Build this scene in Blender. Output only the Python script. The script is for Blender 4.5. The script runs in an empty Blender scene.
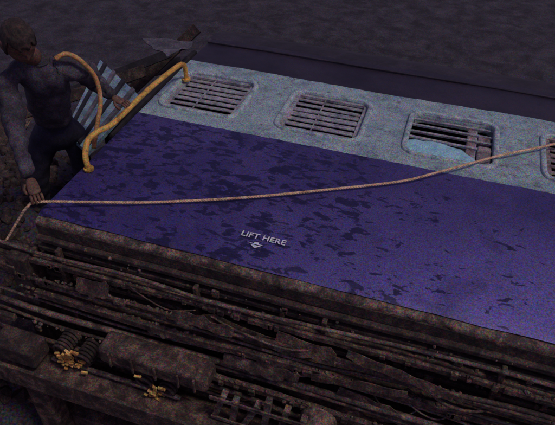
import bpy, bmesh, math, random
from mathutils import Matrix, Vector, Euler, noise
random.seed(7)
S=bpy.context.scene
S.view_settings.view_transform='Standard'; S.view_settings.look='None'; S.view_settings.exposure=0

# ---------------------------------------------------------------- helpers
def ramp(nt,stops,interp='LINEAR'):
    r=nt.nodes.new('ShaderNodeValToRGB'); r.color_ramp.interpolation=interp
    e=r.color_ramp.elements
    while len(e)<len(stops): e.new(0.5)
    for x,(p,c) in zip(e,stops):
        x.position=p; x.color=(c[0],c[1],c[2],1) if hasattr(c,'__len__') else (c,c,c,1)
    return r
def noise_n(nt,vec,scale,detail=4,rough=.6,dist=0):
    n=nt.nodes.new('ShaderNodeTexNoise'); n.inputs['Scale'].default_value=scale
    n.inputs['Detail'].default_value=detail; n.inputs['Roughness'].default_value=rough
    n.inputs['Distortion'].default_value=dist
    nt.links.new(vec,n.inputs['Vector']); return n
def mixc(nt,fac,a,b,mode='MIX'):
    m=nt.nodes.new('ShaderNodeMix'); m.data_type='RGBA'; m.blend_type=mode
    for v,s in ((fac,m.inputs[0]),(a,m.inputs[6]),(b,m.inputs[7])):
        if isinstance(v,bpy.types.NodeSocket): nt.links.new(v,s)
        elif isinstance(v,(int,float)): s.default_value=v
        else: s.default_value=(v[0],v[1],v[2],1)
    return m.outputs[2]
def mth(nt,op,a,b=0.0):
    m=nt.nodes.new('ShaderNodeMath'); m.operation=op
    for i,v in enumerate((a,b)):
        if isinstance(v,bpy.types.NodeSocket): nt.links.new(v,m.inputs[i])
        else: m.inputs[i].default_value=v
    return m.outputs[0]
def base(name):
    m=bpy.data.materials.new(name); m.use_nodes=True; nt=m.node_tree
    b=nt.nodes['Principled BSDF']; tc=nt.nodes.new('ShaderNodeTexCoord')
    return m,nt,b,tc.outputs['Object']
def grain(nt,vec,col,amt=.35,scale=120):
    n=noise_n(nt,vec,scale,1.5,.8)
    vm=nt.nodes.new('ShaderNodeVectorMath'); vm.operation='MULTIPLY_ADD'
    vm.inputs[1].default_value=(6.6,6.6,6.6); vm.inputs[2].default_value=(-2.25,-2.25,-2.25)
    nt.links.new(n.outputs['Color'],vm.inputs[0])
    mx=nt.nodes.new('ShaderNodeVectorMath'); mx.operation='MAXIMUM'; mx.inputs[1].default_value=(.1,.1,.1)
    nt.links.new(vm.outputs[0],mx.inputs[0])
    return mixc(nt,amt,col,mx.outputs[0],'MULTIPLY')
def bump(nt,b,h,strength=.4,dist=.01):
    bn=nt.nodes.new('ShaderNodeBump'); bn.inputs['Strength'].default_value=strength; bn.inputs['Distance'].default_value=dist
    nt.links.new(h,bn.inputs['Height']); nt.links.new(bn.outputs[0],b.inputs['Normal'])
def grimy(name,c1,c2,c3,scale=6,rough=.7,bs=.5,gr=.4,metal=0,gs=120,bd=.004):
    m,nt,b,v=base(name)
    n=noise_n(nt,v,scale,6,.75,.3)
    r=ramp(nt,[(.38,c1),(.5,c2),(.63,c3)]); nt.links.new(n.outputs[0],r.inputs[0])
    col=grain(nt,v,r.outputs[0],min(1,gr*1.25),gs)
    nt.links.new(col,b.inputs['Base Color']); b.inputs['Roughness'].default_value=rough
    b.inputs['Metallic'].default_value=metal
    n2=noise_n(nt,v,scale*9,3,.7); bump(nt,b,n2.outputs[0],bs,bd)
    return m
def link(o,parent=None):
    S.collection.objects.link(o)
    if parent: o.parent=parent
    return o
def empty(name):
    o=bpy.data.objects.new(name,None); S.collection.objects.link(o); return o
def mesh(name,verts,faces,mat,parent=None,smooth=False):
    me=bpy.data.meshes.new(name); me.from_pydata([tuple(v) for v in verts],[],faces); me.update()
    me.materials.append(mat)
    if smooth:
        for p in me.polygons: p.use_smooth=True
    return link(bpy.data.objects.new(name,me),parent)
def from_bm(name,bm,mat,parent=None,smooth=False):
    bmesh.ops.recalc_face_normals(bm,faces=bm.faces)
    me=bpy.data.meshes.new(name); bm.to_mesh(me); bm.free(); me.materials.append(mat)
    if smooth:
        for p in me.polygons: p.use_smooth=True
    return link(bpy.data.objects.new(name,me),parent)
def addbox(bm,x0,x1,y0,y1,z0,z1,M=None):
    vs=[Vector((x,y,z)) for z in (z0,z1) for y in (y0,y1) for x in (x0,x1)]
    if M: vs=[M@v for v in vs]
    v=[bm.verts.new(p) for p in vs]
    for f in ((0,1,3,2),(4,6,7,5),(0,4,5,1),(2,3,7,6),(0,2,6,4),(1,5,7,3)): bm.faces.new([v[i] for i in f])
def boxes(name,lst,mat,parent=None,bev=.004,wob=0):
    bm=bmesh.new()
    for b in lst:
        if wob:
            k=max(2,int((b[1]-b[0])/.12)); rings=[]
            for i in range(k+1):
                x=b[0]+(b[1]-b[0])*i/k
                dy=noise.noise(Vector((x*1.4,b[4]*9,1)))*wob+noise.noise(Vector((x*7,b[4]*9,4)))*wob*.35
                dz=noise.noise(Vector((x*1.2,b[4]*9,7)))*wob+noise.noise(Vector((x*8,b[4]*9,2)))*wob*.35
                rings.append([bm.verts.new((x,y+dy,z+dz)) for y,z in ((b[2],b[4]),(b[3],b[4]),(b[3],b[5]),(b[2],b[5]))])
            for a,c in zip(rings,rings[1:]):
                for j in range(4): bm.faces.new((a[j],a[(j+1)%4],c[(j+1)%4],c[j]))
            bm.faces.new(rings[0]); bm.faces.new(rings[-1])
        else: addbox(bm,*b)
    o=from_bm(name,bm,mat,parent)
    if bev:
        m=o.modifiers.new('b','BEVEL'); m.width=bev; m.segments=2; m.limit_method='ANGLE'
    return o
def spline(P,step=6):
    P=[Vector(p) for p in P]; Q=[]
    for i in range(len(P)-1):
        a=P[max(i-1,0)];b=P[i];c=P[i+1];d=P[min(i+2,len(P)-1)]
        st=step if step>=1 else max(3,int((c-b).length/step))
        for k in range(st):
            t=k/st; Q.append(.5*((2*b)+(c-a)*t+(2*a-5*b+4*c-d)*t*t+(3*b-a-3*c+d)*t**3))
    Q.append(P[-1]); return Q
def tube(name,pts,r,mat,parent=None,res=8,smooth=True):
    P=spline(pts) if smooth and len(pts)>2 else [Vector(p) for p in pts]
    bm=bmesh.new(); rings=[]
    up=Vector((.13,.2,.97))
    for i,p in enumerate(P):
        t=(P[min(i+1,len(P)-1)]-P[max(i-1,0)]).normalized()
        u=t.cross(up)
        if u.length<.05: u=t.cross(Vector((1,0,0)))
        u.normalize(); w=t.cross(u)
        rings.append([bm.verts.new(p+(u*math.cos(a)+w*math.sin(a))*r) for a in [j*2*math.pi/res for j in range(res)]])
    for a,b in zip(rings,rings[1:]):
        for j in range(res): bm.faces.new((a[j],a[(j+1)%res],b[(j+1)%res],b[j]))
    bm.faces.new(rings[0]); bm.faces.new(rings[-1])
    return from_bm(name,bm,mat,parent,True)
def cyl(bm,c,axis,r,h,seg=24):
    M=Matrix.Translation(c)@Vector((0,0,1)).rotation_difference(Vector(axis)).to_matrix().to_4x4()
    bmesh.ops.create_cone(bm,cap_ends=True,segments=seg,radius1=r,radius2=r,depth=h,matrix=M)
tex=bpy.data.textures.new('folds','CLOUDS'); tex.noise_scale=.10; tex.noise_depth=2
def skin(name,vs,es,mat,parent=None,sub=2,root=0,disp=0):
    me=bpy.data.meshes.new(name); me.from_pydata([v[0] for v in vs],es,[]); me.materials.append(mat)
    o=link(bpy.data.objects.new(name,me),parent)
    o.modifiers.new('s','SKIN').use_smooth_shade=True
    for i,v in enumerate(vs):
        r=v[1]; r=(r,r) if not hasattr(r,'__len__') else r
        me.skin_vertices[0].data[i].radius=r
        me.skin_vertices[0].data[i].use_root=(i==root)
    sb=o.modifiers.new('u','SUBSURF'); sb.levels=sub; sb.render_levels=sub
    if disp:
        d=o.modifiers.new('d','DISPLACE'); d.texture=tex; d.strength=disp; d.mid_level=.5
    return o

# ---------------------------------------------------------------- materials
m_side,nt,b,v=base('coach_side_paint')
sep=nt.nodes.new('ShaderNodeSeparateXYZ'); nt.links.new(v,sep.inputs[0]); X,Y=sep.outputs[0],sep.outputs[1]
nd=noise_n(nt,v,1.6,7,.65,.5)
rd=ramp(nt,[(.3,(.027,.018,.100)),(.52,(.047,.033,.150)),(.72,(.072,.053,.195))]); nt.links.new(nd.outputs[0],rd.inputs[0])
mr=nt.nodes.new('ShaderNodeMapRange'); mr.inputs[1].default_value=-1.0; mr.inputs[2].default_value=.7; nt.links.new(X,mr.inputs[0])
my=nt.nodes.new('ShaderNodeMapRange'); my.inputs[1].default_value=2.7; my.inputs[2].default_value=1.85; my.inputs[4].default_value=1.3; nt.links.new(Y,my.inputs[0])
glare_n=noise_n(nt,v,5,7,.7)
glare=mth(nt,'MULTIPLY',mth(nt,'MULTIPLY',mr.outputs[0],my.outputs[0]),mth(nt,'ADD',glare_n.outputs[0],.30))
blue=mixc(nt,glare,rd.outputs[0],(.16,.125,.40))  # lilac glare towards the lower right, painted into the base colour
dg=noise_n(nt,v,9,8,.75,.3); rg=ramp(nt,[(.5,0),(.72,.35)]); nt.links.new(dg.outputs[0],rg.inputs[0])
blue=mixc(nt,rg.outputs[0],blue,(.10,.075,.17))
def smear(rot,sc,thr,seedz,strength,lo=-.06):
    global blue
    mp=nt.nodes.new('ShaderNodeMapping'); mp.inputs['Location'].default_value=(seedz,seedz,seedz)
    mp.inputs['Rotation'].default_value=(0,0,math.radians(rot)); mp.inputs['Scale'].default_value=sc
    nt.links.new(v,mp.inputs[0])
    ns=noise_n(nt,mp.outputs[0],1.0,3,.55,.5)
    nl=noise_n(nt,v,2.9,2,.5)
    dx=nt.nodes.new('ShaderNodeMapRange'); dx.inputs[1].default_value=.35; dx.inputs[2].default_value=-.7; dx.inputs[3].default_value=lo; dx.inputs[4].default_value=.055
    nt.links.new(X,dx.inputs[0])
    dens=mth(nt,'ADD',ns.outputs[0],mth(nt,'ADD',dx.outputs[0],mth(nt,'MULTIPLY',mth(nt,'SUBTRACT',nl.outputs[0],.5),.30)))
    rs=ramp(nt,[(thr,0),(thr+.03,1)]); nt.links.new(dens,rs.inputs[0])
    blue=mixc(nt,mth(nt,'MULTIPLY',rs.outputs[0],strength),blue,(.009,.006,.048))
smear(-62,(10,21,1),.605,0,.9)
smear(-20,(12,24,1),.63,7.3,.85)
smear(-85,(6,11,1),.66,3.1,.8,-.01)
nz=noise_n(nt,v,3.1,5,.6,1.2); rz=ramp(nt,[(.54,0),(.66,.40)]); nt.links.new(nz.outputs[0],rz.inputs[0])
blue=mixc(nt,rz.outputs[0],blue,(.018,.013,.070))
nb=noise_n(nt,v,5,6,.75)
rb=ramp(nt,[(.3,(.14,.20,.225)),(.5,(.28,.365,.385)),(.7,(.39,.47,.475))]); nt.links.new(nb.outputs[0],rb.inputs[0])
nbs=noise_n(nt,v,18,6,.75,.4); rbs=ramp(nt,[(.55,0),(.67,.8)]); nt.links.new(nbs.outputs[0],rbs.inputs[0])
band=mixc(nt,rbs.outputs[0],rb.outputs[0],(.10,.09,.11))
edge=mth(nt,'MULTIPLY',mth(nt,'SUBTRACT',noise_n(nt,v,14,3,.6).outputs[0],.5),.02)
Ye=mth(nt,'ADD',Y,edge)
inb=mth(nt,'MULTIPLY',mth(nt,'GREATER_THAN',Ye,2.925),mth(nt,'LESS_THAN',Ye,3.765))
up=mth(nt,'GREATER_THAN',Y,3.5)
nu=noise_n(nt,v,2.5,6,.6); ru=ramp(nt,[(.35,(.013,.008,.017)),(.65,(.030,.020,.036))]); nt.links.new(nu.outputs[0],ru.inputs[0])
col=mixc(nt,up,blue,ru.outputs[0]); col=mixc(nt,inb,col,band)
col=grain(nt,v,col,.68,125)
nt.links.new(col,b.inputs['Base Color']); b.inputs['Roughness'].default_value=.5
nw=noise_n(nt,v,2.2,3,.5); bump(nt,b,nw.outputs[0],.5,.04)

m_roof=grimy('roof_paint',(.010,.007,.013),(.020,.014,.025),(.034,.025,.04),3,.75,.3,.6)
m_frame=grimy('window_frame_paint',(.16,.22,.24),(.34,.42,.43),(.46,.52,.52),14,.5,.25,.5)
m_slat=grimy('shutter_slat',(.15,.15,.17),(.30,.29,.31),(.43,.41,.42),12,.5,.3,.5)
m_slat2=grimy('shutter_rusty',(.10,.07,.07),(.24,.18,.18),(.38,.30,.29),12,.6,.4,.5)
m_dark=grimy('dark_interior',(.010,.008,.013),(.018,.014,.022),(.030,.024,.034),4,.9,.2,.4)
m_curt=grimy('cyan_curtain',(.20,.42,.50),(.31,.56,.64),(.40,.66,.72),7,.8,.3,.35)
m_rust=grimy('rusty_steel',(.022,.013,.011),(.070,.043,.033),(.19,.118,.085),13,.8,.5,.7)
m_rustd=grimy('dark_rusty_floor',(.017,.011,.009),(.044,.028,.024),(.10,.064,.048),13,.85,.6,.7)
m_rustl=grimy('dusty_steel',(.035,.023,.019),(.110,.073,.057),(.26,.18,.135),14,.8,.5,.7)
m_lit=grimy('yellow_lit_spots',(.05,.03,.02),(.50,.25,.06),(1.0,.68,.22),22,.6,.3,.4)  # bright yellow stands in for the lit spots by the springs
m_yel=grimy('yellow_pole_paint',(.26,.13,.03),(.62,.34,.06),(.82,.50,.12),12,.5,.3,.4)
m_rope=grimy('rope_fibre',(.42,.26,.15),(.72,.47,.28),(.88,.64,.44),30,.9,.6,.25)
m_hose=grimy('orange_hose',(.28,.13,.04),(.52,.27,.09),(.66,.40,.18),12,.6,.3,.4)
m_panel=grimy('light_blue_panel',(.10,.16,.21),(.19,.28,.35),(.28,.38,.44),7,.5,.3,.5)
m_rub=grimy('black_rubber',(.006,.005,.008),(.014,.011,.018),(.03,.022,.032),8,.8,.5,.4)
m_grey=grimy('bare_grey_plate',(.05,.045,.055),(.10,.09,.105),(.16,.14,.16),8,.6,.3,.5)
m_white=grimy('white_lettering',(.45,.45,.50),(.74,.74,.80),(.85,.85,.9),40,.6,.1,.3)
m_ground=grimy('ballast_ground',(.017,.013,.018),(.034,.028,.038),(.056,.047,.061),2.2,.95,.5,.85,gs=55,bd=.02)
m_shirt=grimy('grey_mauve_shirt',(.026,.022,.030),(.052,.044,.058),(.090,.076,.095),9,.9,.5,.6)
m_trou=grimy('dark_trousers',(.010,.009,.018),(.020,.018,.036),(.036,.032,.055),7,.9,.5,.5)
m_skin=grimy('brown_skin',(.075,.034,.022),(.125,.062,.038),(.18,.095,.06),14,.6,.2,.45)
m_hair=grimy('black_hair',(.010,.007,.006),(.03,.018,.014),(.07,.04,.028),40,.7,.8,.4)

# ---------------------------------------------------------------- ground
def gh(x,y):
    d=math.hypot((x+3.3)/1.5,(y-2.2)/1.9)
    h=2.35*math.exp(-max(0,d-.35)**2*1.1)
    n=noise.noise(Vector((x*1.2,y*1.2,0)))*.12+noise.noise(Vector((x*5,y*5,3)))*.06+noise.noise(Vector((x*13,y*13,3)))*.03
    k=math.exp(-max(0,math.hypot(x+2,y-2)-3)*.6)
    return h+n*(.25+.75*k)
n=240; vs=[];fs=[]
for j in range(n+1):
    for i in range(n+1):
        u=2*i/n-1; w=2*j/n-1
        vs.append((-2.5+6*u+290*u**5, 3+6*w+290*w**5,0))
vs=[(x,y,gh(x,y)) for x,y,_ in vs]
for j in range(n):
    for i in range(n):
        a=j*(n+1)+i; fs.append((a,a+1,a+n+2,a+n+1))
ground=mesh('ground',vs,fs,m_ground,None,True)

def rock(bm,c,s):
    M=Matrix.Translation(c)@Euler((random.uniform(0,3),random.uniform(0,3),random.uniform(0,3))).to_matrix().to_4x4()
    r=bmesh.ops.create_icosphere(bm,subdivisions=1,radius=s,matrix=M)
    for v_ in r['verts']:
        v_.co+=Vector((random.uniform(-1,1),random.uniform(-1,1),random.uniform(-1,1)))*s*.25
bm=bmesh.new()
for k in range(1300):
    x=random.gauss(-3.1,.8); y=random.gauss(1.9,1.3)
    if x>-2.0 and y>1.0: continue
    rock(bm,(x,y,gh(x,y)+.01),random.uniform(.015,.06))
from_bm('ballast_stones',bm,m_rustd)

# ---------------------------------------------------------------- overturned coach
coach=empty('overturned_railway_coach')
X0,X1=-1.88,16.0; ZT=3.2
win=[-1.53+.844*i for i in range(20)]
win=[w for w in win if w+.3<X1-.2]
hw=.285; wy0,wy1=3.055,3.595; ho=.262; oy0,oy1=3.078,3.572
xs=[X0]
for w in win: xs+= [w-ho,w+ho]
xs.append(X1)
ys=[1.82,1.85,1.95,2.1,2.25,2.4,2.55,2.7,2.85,2.95,oy0,oy1,3.75,3.95,4.2]
def sz(x,y):
    return ZT+.012*noise.noise(Vector((x*1.1,y*1.3,0)))+.004*noise.noise(Vector((x*4,y*4,2)))-(.012 if y<1.83 else 0)
bm=bmesh.new()
xx=[]
for a,c in zip(xs,xs[1:]):
    k=max(1,int((c-a)/.10)); xx+=[a+(c-a)*i/k for i in range(k)]
xx.append(X1)
grid=[[bm.verts.new((x,y+(.008*noise.noise(Vector((x*6,1,1))) if y<1.83 else 0),sz(x,y))) for x in xx] for y in ys]
for j in range(len(ys)-1):
    for i in range(len(xx)-1):
        cx=(xx[i]+xx[i+1])/2
        if ys[j]==oy0 and any(abs(cx-w)<ho for w in win): continue
        bm.faces.new((grid[j][i],grid[j][i+1],grid[j+1][i+1],grid[j+1][i]))
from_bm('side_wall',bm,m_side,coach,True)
prof=[(4.2,3.196),(4.36,3.182),(4.52,3.13),(4.64,3.02),(4.72,2.85),(4.80,2.5),(4.86,2.0),(4.88,1.6),(4.86,1.2),(4.80,.7),(4.72,.4),(4.58,.15),(4.35,.03),(4.2,0.0),(1.82,0.0)]
vs=[];fs=[]
for x in (X0-.03,X1): vs+=[(x,y,z) for y,z in prof]
k=len(prof)
for i in range(k-1): fs.append((i,i+1,k+i+1,k+i))
mesh('roof',vs,fs,m_roof,coach,True)
boxes('rain_gutter',[(X0,X1,4.10,4.118,3.203,3.216)],m_roof,coach,.003,.006)
vs=[(X0+.01,1.83,.02),(X0+.01,1.83,3.17)]+[(X0+.01,y,z-.015 if z>2 else z) for y,z in prof[:-1]]
mesh('end_wall',vs,[tuple(range(len(vs)))],m_dark,coach)
mesh('end_wall_b',[(X1-.01,b_,c) for a,b_,c in vs],[tuple(range(len(vs)))],m_dark,coach)
boxes('interior_partition',[(X0+.03,X1-.03,2.7,3.9,2.95,3.0)],m_dark,coach,0)

def rring(name,cx,cy,w,h,r,t,z0,z1,mat,parent,seg=6):
    def loop(w,h,r,z):
        L=[]
        for sx,sy,a0 in ((1,1,0),(-1,1,90),(-1,-1,180),(1,-1,270)):
            for k in range(seg+1):
                a=math.radians(a0+90*k/seg)
                L.append((cx+sx*(w-r)+r*math.cos(a),cy+sy*(h-r)+r*math.sin(a),z))
        return L
    Ls=[loop(w+t,h+t,r+t,z0),loop(w+t-.004,h+t-.004,r+t-.004,z1-.003),loop(w+t-.010,h+t-.010,r+t-.010,z1),loop(w+.008,h+.008,r+.008,z1),loop(w,h,r,z1-.006),loop(w,h,r,z0-.055)]
    vs=sum(Ls,[]);m=len(Ls[0]);fs=[]
    for a in range(len(Ls)-1):
        for k in range(m): fs.append((a*m+k,a*m+(k+1)%m,(a+1)*m+(k+1)%m,(a+1)*m+k))
    return mesh(name,vs,fs,mat,parent,True)
for i,w in enumerate(win):
    cy=(wy0+wy1)/2; hh=(wy1-wy0)/2
    rring('window_frame_%d'%i,w,cy,.2635,.2485,.065,.036,ZT-.014,ZT+.015,m_frame,coach)
    bm=bmesh.new()
    if i!=2:
        ns_=7; a=wy0+.04; bq=wy1-.04
        for k in range(ns_):
            y=a+(bq-a)*(k+.5)/ns_
            M=Matrix.Translation((w,y,ZT-.03))@Matrix.Rotation(math.radians(random.uniform(-1.8,1.8)),4,'Z')@Matrix.Rotation(math.radians(-11+random.uniform(-7,7)),4,'X')
            addbox(bm,-hw+.03,hw-.03,-.0275,.0275,-.003,.003,M)
        for sx in (-1,1):
            addbox(bm,w+sx*(hw-.035)-.018,w+sx*(hw-.035)+.018,wy0+.005,wy1-.005,ZT-.035,ZT-.014)
        addbox(bm,w-.05,w-.042,wy0+.01,wy1-.01,ZT-.022,ZT-.016)
        addbox(bm,w-hw+.03,w+hw-.03,wy1-.045,wy1-.012,ZT-.03,ZT-.012)
        addbox(bm,w-hw+.03,w+hw-.03,wy0+.012,wy0+.045,ZT-.03,ZT-.012)
        from_bm('shutter_%d'%i,bm,m_slat2 if i==3 else m_slat,coach)
        boxes('shutter_back_%d'%i,[(w-hw+.01,w+hw-.01,wy0+.01,wy1-.01,ZT-.07,ZT-.06)],m_dark,coach,0)
    else:
        for k,y in enumerate((3.29,3.37,3.45,3.53)):
            M=Matrix.Translation((w,y,ZT-.024))@Matrix.Rotation(math.radians((-1.5,.8,-.6,1)[k]),4,'Z')
            addbox(bm,-hw+.01,hw-.01,-.010,.010,-.006,.006,M)
        addbox(bm,w+.13,w+.165,wy0+.02,wy1-.02,ZT-.045,ZT-.031)
        from_bm('window_bars',bm,m_slat,coach)
        vs=[];fs=[];nx=26;ny=12
        for j in range(ny+1):
            for q in range(nx+1):
                u=q/nx; t=j/ny
                x=w-hw+.015+u*.44; top=.235*math.sin(math.pi*min(1,.22+u*.76))**.40+.01
                y=wy0+.006+t*top
                z=ZT-.036+.03*math.sin(t*math.pi)+.012*noise.noise(Vector((u*7,t*4,0)))
                vs.append((x,y,z))
        for j in range(ny):
            for q in range(nx):
                a=j*(nx+1)+q; fs.append((a,a+1,a+nx+2,a+nx+1))
        mesh('curtain',vs,fs,m_curt,coach,True)
        bm=bmesh.new()
        addbox(bm,w+.17,w+.255,wy0+.03,wy0+.26,ZT-.05,ZT-.01)
        addbox(bm,w+.10,w+.16,wy0+.16,wy0+.47,ZT-.06,ZT-.028)
        addbox(bm,w+.17,w+.25,wy0+.31,wy0+.40,ZT-.06,ZT-.02)
        o=from_bm('broken_shutter_piece',bm,m_slat2,coach); md=o.modifiers.new('b','BEVEL'); md.width=.012; md.segments=3

# LIFT HERE stencil
cu=bpy.data.curves.new('lift_here_lettering','FONT'); cu.body='LIFT HERE'; cu.size=.052; cu.extrude=.0004; cu.offset=.0010
cu.materials.append(m_white); cu.space_character=1.05
o=link(bpy.data.objects.new('lift_here_lettering',cu),coach); o.location=(-.80,2.008,3.2055)
z=3.2055
ax,ay=-.70,1.94
mesh('lift_arrow',[(ax-.034,ay+.032,z),(ax+.034,ay+.032,z),(ax+.034,ay+.027,z),(ax-.034,ay+.027,z),(ax-.028,ay+.021,z),(ax+.028,ay+.021,z),(ax,ay,z),(ax-.012,ay+.044,z),(ax+.012,ay+.044,z),(ax+.012,ay+.032,z),(ax-.012,ay+.032,z)],[(0,3,2,1),(4,6,5),(7,10,9,8)],m_white,coach)

# ---- underframe (faces the camera, y<1.82)
bm=bmesh.new(); rings=[]
K=1100
for i in range(K+1):
    x=X0+(X1-X0)*i/K; f=lambda s,q: noise.noise(Vector((x*s,q,0)))
    y1=1.785+.010*f(3,1)+.012*f(17,2)+.006*f(45,2); z1=3.178+.008*f(4,3)+.006*f(21,4); z0=3.125+.02*f(2.4,5)+.016*f(19,6)
    rings.append([bm.verts.new(p) for p in ((x,1.838,3.183),(x,y1+.012,z1),(x,y1,z1-.010),(x,y1+.006*f(25,8),z0+.01),(x,y1+.01,z0),(x,1.815,z0))])
for a,c in zip(rings,rings[1:]):
    for j in range(5): bm.faces.new((a[j],a[j+1],c[j+1],c[j]))
from_bm('solebar_flange',bm,m_rustl,coach,True)
boxes('underfloor',[(X0,X1,1.78,1.81,.05,3.15)],m_rustd,coach,0)
boxes('trough_floor',[(X0,X1,1.745,1.778,zz,zz+.03) for zz in [.2+.065*i for i in range(45)]],m_rustd,coach,.006,.008)
boxes('longitudinal_beam',[(X0-.25,X1,1.68,1.70,2.95,2.985),(X0-.25,X1,1.68,1.74,2.958,2.970),(X0,X1,1.62,1.65,2.74,2.785),(X0,X1,1.63,1.74,2.75,2.762),(-1.2,X1,1.56,1.59,2.52,2.56),(X0-.6,X1,1.56,1.75,2.2,2.26),(X0-.9,X1,1.5,1.7,1.5,1.75),(-.2,X1,1.64,1.67,2.86,2.885),(.1,X1,1.57,1.61,2.40,2.45)],m_rust,coach,.004,.018)
cm=[]
for i in range(24):
    xx_=-1.72+.74*i+random.uniform(-.06,.06)
    cm.append((xx_,xx_+.024,1.71,1.745,.3,3.06)); 
boxes('cross_member',cm,m_rust,coach,.004)
for i,(yy,zz,r) in enumerate(((1.65,2.88,.012),(1.62,2.64,.018),(1.56,2.46,.014),(1.70,3.04,.010),(1.58,2.33,.018),(1.66,2.81,.009),(1.6,2.585,.010),(1.64,2.69,.008),(1.57,2.40,.009))):
    pts=[(-2.3+.5*k,yy+random.uniform(-.014,.014),zz+random.uniform(-.022,.022)) for k in range(37)]
    tube('brake_pipe_%d'%i,pts,r,m_rustl if i%2 else m_rust,coach)
bm=bmesh.new()
for k in range(300):
    x=random.uniform(-2.0,3.2); yy,zz=random.choice(((1.68,2.967),(1.62,2.76),(1.56,2.54),(1.64,2.872),(1.745,random.uniform(2.2,3.08)),(1.745,random.uniform(2.2,3.08))))
    s=random.uniform(.006,.016); M=Matrix.Translation((x,yy,zz))
    addbox(bm,-s*random.uniform(.6,3),s,-.008,.008,-s*random.uniform(.8,2.2),s*1.2,M)
o=from_bm('brackets',bm,m_rust,coach); md=o.modifiers.new('b','BEVEL'); md.width=.003
# torn sheets, wooden sleepers' splinters and mud pressed on the frame : wide flat irregular pieces
bm=bmesh.new()
for k in range(46):
    x=random.uniform(-1.9,2.6); z=random.uniform(2.35,3.0); l=random.uniform(.06,.28); h=random.uniform(.02,.07)
    M=Matrix.Translation((x,random.uniform(1.60,1.67),z))@Euler((random.uniform(-.5,.1),random.uniform(-.12,.25),random.uniform(-.08,.08))).to_matrix().to_4x4()
    m_=8; r0=[];r1=[]
    for i in range(m_+1):
        u=i/m_
        r0.append(bm.verts.new(M@Vector((-l+2*l*u,.01*noise.noise(Vector((u*4,k,0))),-h*(.6+.9*abs(noise.noise(Vector((u*5,k,1)))))))))
        r1.append(bm.verts.new(M@Vector((-l+2*l*u,.01*noise.noise(Vector((u*4,k,3))),h*(.5+.9*abs(noise.noise(Vector((u*5,k,2)))))))))
    for i in range(m_): bm.faces.new((r0[i],r0[i+1],r1[i+1],r1[i]))
o=from_bm('torn_sheets',bm,m_rust,coach); md=o.modifiers.new('s','SOLIDIFY'); md.thickness=.005
bm=bmesh.new()
for k in range(1500):
    x=random.uniform(-2.0,3.4); yy,zz=random.choice(((1.69,2.98),(1.635,2.785),(1.575,2.56),(1.655,2.885),(1.742,random.uniform(2.2,3.1)),(1.742,random.uniform(2.2,3.1)),(1.742,random.uniform(2.2,3.1))))
    rock(bm,(x,yy,zz+random.uniform(-.004,.006)),random.uniform(.003,.012))
from_bm('caked_mud',bm,m_rustl,coach)
for k in range(18):
    x=random.uniform(-1.6,2.2); z=random.uniform(2.3,3.0); l=random.uniform(.2,.9)
    tube('cable_%d'%k,[(x,1.68,z),(x+l*.3,1.62+random.uniform(-.02,.02),z-random.uniform(.0,.05)),(x+l*.7,1.62,z-random.uniform(-.04,.06)),(x+l,1.68,z-random.uniform(-.05,.1))],random.uniform(.004,.008),random.choice((m_rub,m_rustl,m_rust)),coach,6)
boxes('battery_box',[(.95,1.75,1.42,1.66,2.30,2.70),(1.95,2.8,1.3,1.62,2.2,2.85)],m_rust,coach,.01)

# ---- bogie
bogie=empty('bogie'); bogie.parent=coach
def rbox(name,b,mat,bev=.03):
    o=boxes(name,[b],mat,bogie,0); m=o.modifiers.new('b','BEVEL'); m.width=bev; m.segments=3; return o
rbox('side_frame',(-2.9,-.55,1.36,1.50,2.30,2.40),m_rust,.015)
rbox('side_frame_flange',(-2.9,-.6,1.335,1.357,2.26,2.43),m_rust,.005)
rbox('bolster',(-1.40,-.78,1.44,1.58,2.595,2.71),m_rust,.022)
boxes('bolster_ribs',[(x,x+.012,1.425,1.438,2.60,2.705) for x in (-1.33,-1.2,-1.07,-.94,-.85)],m_rust,bogie,.003)
rbox('axle_guide',(-2.05,-1.78,1.36,1.5,2.45,2.58),m_rustd,.015)
rbox('equalizer',(-1.75,-.95,1.45,1.475,2.43,2.45),m_rustl,.005)
rbox('transom',(-1.95,-1.8,1.37,1.49,.9,2.29),m_rust,.02)
rbox('transom_b',(-.9,-.76,1.37,1.49,.9,2.29),m_rust,.02)
def coil(name,c,r,pitch,turns,rr,mat):
    pts=[]
    for k in range(int(turns*14)+1):
        a=k/14*2*math.pi
        pts.append((c[0]+r*math.cos(a),c[1]+pitch*k/14,c[2]+r*math.sin(a)))
    return tube(name,pts,rr,mat,bogie,6,False)
for i,(x,z) in enumerate(((-1.66,2.55),(-1.53,2.52),(-1.16,2.49),(-1.03,2.47))):
    coil('spring_%d'%i,(x,1.45,z),.046,.022,6,.009,m_rustd)
bm=bmesh.new()
for k in range(54):
    cx,cz=random.choice(((-1.60,2.535),(-1.09,2.475)))
    s=random.uniform(.004,.012)
    M=Matrix.Translation((cx+random.gauss(0,.04),random.uniform(1.42,1.46),cz+random.gauss(0,.05)))@Euler((random.uniform(-.3,.3),random.uniform(-.3,.3),random.uniform(-.3,.3))).to_matrix().to_4x4()
    addbox(bm,-s*2.2,s*1.4,-.006,.006,-s*.6,s*.6,M)
from_bm('yellow_lit_flecks',bm,m_lit,bogie)  # small flecks added as warm light on the springs, put into their colour
bm=bmesh.new()
cyl(bm,(-.21,1.46,2.52),(0,1,0),.095,.16,36); cyl(bm,(-.21,1.375,2.52),(0,1,0),.07,.03,30); cyl(bm,(-.21,1.355,2.52),(0,1,0),.03,.03)
for k in range(8):
    a=k*math.pi/4; cyl(bm,(-.21+.082*math.cos(a),1.375,2.52+.082*math.sin(a)),(0,1,0),.008,.02,8)
from_bm('brake_cylinder',bm,m_rustl,bogie)
bm=bmesh.new()
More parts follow.
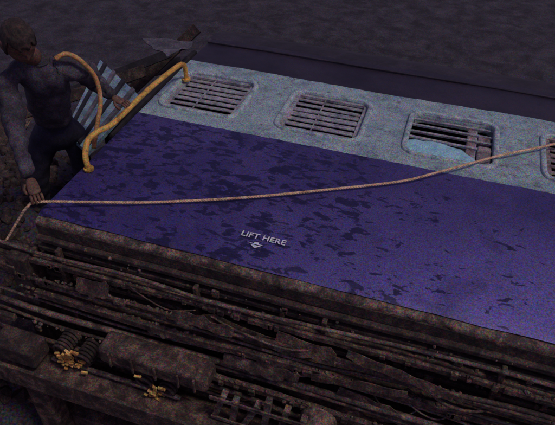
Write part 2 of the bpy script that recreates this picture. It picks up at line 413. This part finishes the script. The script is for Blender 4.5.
for k in range(6):
    x=-.72+.085*k
    M=Matrix.Translation((x,1.45,2.51))@Matrix.Rotation(math.radians(12+random.uniform(-8,8)),4,'Y')
    addbox(bm,-.016,.016,-.02,.02,-.22,.15+random.uniform(-.04,.05),M)
addbox(bm,-.76,-.26,1.42,1.429,2.60,2.625); addbox(bm,-.76,-.26,1.42,1.429,2.42,2.44)
from_bm('brake_rigging',bm,m_rustl,bogie)
for i,x in enumerate((-2.45,.15)):
    bm=bmesh.new(); yc=.85
    cyl(bm,(x,yc,1.6),(0,0,1),.08,2.3,20)
    for zz in (2.25,.95):
        cyl(bm,(x,yc,zz),(0,0,1),.455,.12,48); cyl(bm,(x,yc,zz-.07*(1 if zz>1.6 else -1)),(0,0,1),.485,.03,48)
        cyl(bm,(x,yc,zz+.08*(1 if zz>1.6 else -1)),(0,0,1),.14,.1,24)
    from_bm('wheelset_%d'%i,bm,m_rust,bogie)
boxes('headstock',[(X0-.14,X0-.02,1.64,1.78,.25,3.0)],m_rustd,coach,.01)
boxes('end_step',[(-2.7,X0-.1,1.64,1.67,2.88,2.94),(-2.9,X0-.1,1.5,1.53,2.62,2.66),(-3.0,X0-.05,1.70,1.73,3.0,3.03)],m_rust,coach,.004,.03)

bm=bmesh.new()
for k in range(6):
    x=X0-.04-.055*k; s=.03*(k%2)
    addbox(bm,x-.05,x,2.95+s,4.45-s,1.0,3.03-s-k*.02)
o=from_bm('gangway_bellows',bm,m_rub,coach); md=o.modifiers.new('b','BEVEL'); md.width=.02; md.segments=2
# crumpled grey plate torn from the vestibule
bm=bmesh.new(); R0=[]
pa,pb,pc,pd=Vector((-2.60,4.28,3.06)),Vector((-2.12,4.34,3.10)),Vector((-2.22,3.98,3.06)),Vector((-2.10,4.06,3.12))
m_=12; G=[]
for j in range(m_+1):
    row=[]
    for i in range(m_+1):
        u=i/m_; w_=j/m_
        p=(pa.lerp(pb,u)).lerp(pc.lerp(pd,u),w_)
        p=p+Vector((noise.noise(p*7),noise.noise(p*7+Vector((3,3,3))),noise.noise(p*5)))*.045
        row.append(bm.verts.new(p))
    G.append(row)
for j in range(m_):
    for i in range(m_): bm.faces.new((G[j][i],G[j][i+1],G[j+1][i+1],G[j+1][i]))
o=from_bm('torn_plate',bm,m_grey,coach); md=o.modifiers.new('s','SOLIDIFY'); md.thickness=.008

tube('handrail',[(-1.83,2.24,3.21),(-1.85,2.26,3.28),(-1.865,2.33,3.34),(-1.855,2.42,3.35),(-1.82,2.49,3.355),(-1.810,2.60,3.355),(-1.81,3.0,3.355),(-1.78,3.34,3.355),(-1.77,3.42,3.34),(-1.765,3.44,3.30),(-1.765,3.445,3.21)],.0175,m_yel,coach,10)
bm=bmesh.new()
for c in ((-1.83,2.24,3.212),(-1.765,3.445,3.212)): cyl(bm,c,(0,0,1),.030,.012,20)
from_bm('handrail_flanges',bm,m_yel,coach)

pan=empty('detached_door_panel')
A=Vector((-2.76,3.84,3.02));B=Vector((-2.16,3.41,3.02));Cc=Vector((-2.13,2.64,3.0));D=Vector((-2.42,2.80,3.0))
def quad(name,a,b_,c,d,th,mat,off=0):
    up_=Vector((0,0,1)); vs=[p+up_*off for p in (a,b_,c,d)]+[p+up_*(off-th) for p in (a,b_,c,d)]
    return mesh(name,vs,[(0,3,2,1),(4,5,6,7),(0,1,5,4),(1,2,6,5),(2,3,7,6),(3,0,4,7)],mat,pan)
quad('sheet',A,B,Cc,D,.03,m_panel)
for k in range(4):
    t0=.12+.24*k; t1=t0+.07
    quad('rib_%d'%k,A.lerp(B,t0),A.lerp(B,t1),D.lerp(Cc,t1),D.lerp(Cc,t0),.022,m_grey if k%2 else m_rub,.024)

rope=empty('rope')
rp=[(-2.10,1.74,2.98),(-2.0,1.80,3.14),(-1.94,1.82,3.22),(-1.88,1.85,3.25),(-1.62,1.96,3.235),(-1.34,2.07,3.225),(-.90,2.27,3.222),(-.45,2.51,3.222),(-.085,2.715,3.225),(.126,2.87,3.24),(.46,3.165,3.24),(.79,3.42,3.24),(1.3,3.85,3.24),(1.6,4.1,3.24)]
Q=spline(rp,.009)
for s in range(3):
    pts=[]; L_=0
    for i,p in enumerate(Q):
        if i: L_+=(p-Q[i-1]).length
        t=(Q[min(i+1,len(Q)-1)]-Q[max(i-1,0)]).normalized(); u=t.cross(Vector((0,0,1))).normalized(); w_=t.cross(u)
        a=L_/.045*2*math.pi+s*2*math.pi/3
        pts.append(p+(u*math.cos(a)+w_*math.sin(a))*.0038)
    tube('strand_%d'%s,pts,.0046,m_rope,rope,6,False)

tube('orange_hose',[(-2.06,2.46,3.76),(-2.01,2.50,3.78),(-1.965,2.555,3.72),(-1.925,2.60,3.60),(-1.90,2.57,3.47),(-1.90,2.50,3.36),(-1.93,2.45,3.2)],.014,m_hose,None,10)

deb=empty('twisted_metal_debris')
for k in range(40):
    x=random.uniform(-4.4,-2.5); y=random.uniform(3.3,5.4); z=gh(x,y)+random.uniform(.02,.25)
    bm=bmesh.new(); l=random.uniform(.15,.6); w_=random.uniform(.02,.16)
    M=Matrix.Translation((x,y,z))@Euler((random.uniform(-.7,.7),random.uniform(-.7,.7),random.uniform(0,6.28))).to_matrix().to_4x4()
    addbox(bm,-l,l,-w_,w_,-.01,.01,M)
    bmesh.ops.subdivide_edges(bm,edges=bm.edges,cuts=3)
    for v_ in bm.verts: v_.co+=Vector((noise.noise(v_.co*3),noise.noise(v_.co*3+Vector((5,5,5))),noise.noise(v_.co*3+Vector((9,1,3)))))*.10
    from_bm('scrap_%d'%k,bm,random.choice((m_rust,m_rustd,m_rub,m_rub,m_rustl)),deb)
for k,(a,c,s) in enumerate((((-3.3,4.3,2.0),(-2.35,4.9,2.95),.05),((-3.6,3.9,2.4),(-2.5,4.6,2.8),.04),((-3.9,4.2,2.2),(-2.6,5.0,2.5),.06),((-3.6,3.4,2.5),(-2.5,4.1,2.85),.05))):
    a=Vector(a);c=Vector(c); bm=bmesh.new(); d=c-a
    M=Matrix.Translation((a+c)/2)@Vector((0,0,1)).rotation_difference(d).to_matrix().to_4x4()
    h=d.length/2
    addbox(bm,-s,s,-s*.15,s*.15,-h,h,M); addbox(bm,-s,-s*.75,s*.15+.001,s,-h,h,M); addbox(bm,s*.75,s,s*.15+.001,s,-h,h,M)
    from_bm('bent_channel_%d'%k,bm,(m_rustd,m_rub,m_rub,m_rustd)[k],deb)

# ---------------------------------------------------------------- person
man=empty('rescue_worker')
V=Vector
sh=[((-2.37,2.67,3.16),(.145,.115)),((-2.30,2.60,3.36),(.135,.105)),((-2.22,2.52,3.54),(.15,.11)),((-2.17,2.46,3.71),(.085,.075)),
    ((-2.03,2.60,3.64),.080),((-2.10,2.83,3.45),.060),((-1.93,2.73,3.41),.041),
    ((-2.32,2.34,3.66),.080),((-2.18,2.13,3.45),.060),((-2.0,1.96,3.31),.041),
    ((-2.10,2.54,3.67),.09),((-2.25,2.41,3.68),.09)]
skin('shirt',sh,[(0,1),(1,2),(2,3),(2,10),(10,4),(4,5),(5,6),(2,11),(11,7),(7,8),(8,9)],m_shirt,man,3,0,.07)
tr=[((-2.36,2.66,3.22),(.125,.10)),((-2.39,2.69,3.10),(.125,.11)),((-2.50,2.66,2.98),.10),((-2.58,2.60,2.72),.078),((-2.66,2.66,2.42),.055),
    ((-2.34,2.80,2.98),.10),((-2.36,2.82,2.72),.078),((-2.42,2.90,2.42),.055)]
skin('trousers',tr,[(0,1),(1,2),(2,3),(3,4),(1,5),(5,6),(6,7)],m_trou,man,3,0,.03)
for nm,p in (('shoe_a',V((-2.66,2.66,2.37))),('shoe_b',V((-2.42,2.90,2.37)))):
    skin(nm,[(p,.05),(p+V((.07,-.06,-.03)),.045),(p+V((.15,-.13,-.045)),.035)],[(0,1),(1,2)],m_rub,man)
hc=V((-2.16,2.33,3.90)); fwd=V((.70,-.45,-.55)).normalized()
zz=(V((0,0,1))-fwd*fwd.z).normalized(); xr=fwd.cross(zz)
HM=Matrix((( xr.x,fwd.x,zz.x,hc.x),(xr.y,fwd.y,zz.y,hc.y),(xr.z,fwd.z,zz.z,hc.z),(0,0,0,1)))
bm=bmesh.new(); bmesh.ops.create_uvsphere(bm,u_segments=36,v_segments=26,radius=1)
for v_ in bm.verts:
    x,y,z=v_.co; 
    jaw=max(0,-z)
    X_=x*.080*(1-.32*jaw**1.5); Y_=y*.100*(1-.12*jaw)+.012*jaw; Z_=z*.122
    if y>.5:
        Y_+= .024*math.exp(-((x/.16)**2+((z+.08)/.2)**2))
        Y_-= .012*math.exp(-(((abs(x)-.38)/.16)**2+((z-.08)/.13)**2))
        Y_+= .006*math.exp(-((x/.3)**2+((z+.5)/.08)**2))
        Y_+= .006*math.exp(-((z-.24)/.1)**2)
    v_.co=HM@V((X_,Y_,Z_))
from_bm('head',bm,m_skin,man,True)
bm=bmesh.new(); bmesh.ops.create_uvsphere(bm,u_segments=56,v_segments=40,radius=1)
kill=[]
for v_ in bm.verts:
    x,y,z=v_.co
    if (y>.35 and z<.36+.4*noise.noise(V((x*4,3,0)))) or z<-.42+.2*noise.noise(V((x*5,y*5,1))): kill.append(v_)
    f=1.10+.06*noise.noise(V((x*4,y*4,z*4)))+.05*noise.noise(V((x*16,y*16,z*16)))
    v_.co=HM@V((x*.080*f,y*.100*f,z*.122*f+.003))
bmesh.ops.delete(bm,geom=kill,context='VERTS')
o=from_bm('hair',bm,m_hair,man,True); md=o.modifiers.new('s','SOLIDIFY'); md.thickness=.01
bm=bmesh.new()
for s in (-1,1):
    bmesh.ops.create_uvsphere(bm,u_segments=12,v_segments=8,radius=1,matrix=HM@Matrix.Translation((s*.082,-.008,-.006))@Matrix.Diagonal((.012,.02,.032,1)))
from_bm('ears',bm,m_skin,man,True)
skin('neck',[((-2.18,2.45,3.74),.056),(hc+V((-.01,.03,-.06)),.052)],[(0,1)],m_skin,man)
def hand(name,wr,grip,side,nrm):
    d=(grip-wr).normalized(); s=V(side).normalized(); nn=V(nrm).normalized()
    skin(name+'_palm',[(wr,(.026,.022)),(wr+d*.04,(.033,.017)),(grip-d*.005+nn*.012,(.036,.014))],[(0,1),(1,2)],m_skin,man)
    for k,l in enumerate((.9,1,.95,.78)):
        b0=grip-d*.01+nn*.012+s*(k-1.5)*.018
        skin(name+'_finger_%d'%k,[(b0,.0088),(b0+d*.032*l+nn*.003,.0083),(b0+d*.045*l-nn*.022,.0078),(b0+d*.022*l-nn*.036,.007)],[(0,1),(1,2),(2,3)],m_skin,man,1)
    t0=wr+d*.03-s*.03
    skin(name+'_thumb',[(t0,.011),(t0+d*.03-s*.020-nn*.01,.010),(t0+d*.055-s*.006-nn*.025,.0088)],[(0,1),(1,2)],m_skin,man,1)
hand('left_hand',V((-1.99,1.95,3.31)),V((-1.90,1.865,3.265)),(.8,.75,0),(.1,-.1,1))
hand('right_hand',V((-1.925,2.73,3.41)),V((-1.835,2.72,3.375)),(0,1,0),(0,0,1))

# ---------------------------------------------------------------- light
sd=Vector((.50,-.10,.86)).normalized()
el=math.asin(sd.z); az=math.atan2(sd.x,sd.y)
W=bpy.data.worlds.new('World'); S.world=W; W.use_nodes=True; nt=W.node_tree
sky=nt.nodes.new('ShaderNodeTexSky'); sky.sky_type='NISHITA'; sky.sun_disc=False; sky.sun_elevation=el; sky.sun_rotation=az
bg=nt.nodes['Background']; bg.inputs[1].default_value=.062
c=mixc(nt,1.0,sky.outputs[0],(.98,.64,.84),'MULTIPLY'); nt.links.new(c,bg.inputs[0])
sl=bpy.data.lights.new('sun','SUN'); sl.energy=.98; sl.angle=math.radians(12); sl.color=(1,.92,.86)
so=link(bpy.data.objects.new('sun',sl)); so.rotation_euler=sd.to_track_quat('Z','Y').to_euler()

# ---------------------------------------------------------------- camera
R=Matrix(((.9516,-.2159,.2190),(.3068,.6123,-.7286),(.0232,.7605,.6489)))
cd=bpy.data.cameras.new('camera'); cam=link(bpy.data.objects.new('camera',cd))
q=R.to_quaternion(); q.normalize()
cam.matrix_world=Matrix.Translation((0,0,5.2))@q.to_matrix().to_4x4()
cd.sensor_width=36; cd.lens=36*570/555; cd.clip_end=2000; cd.clip_start=.05
S.camera=cam
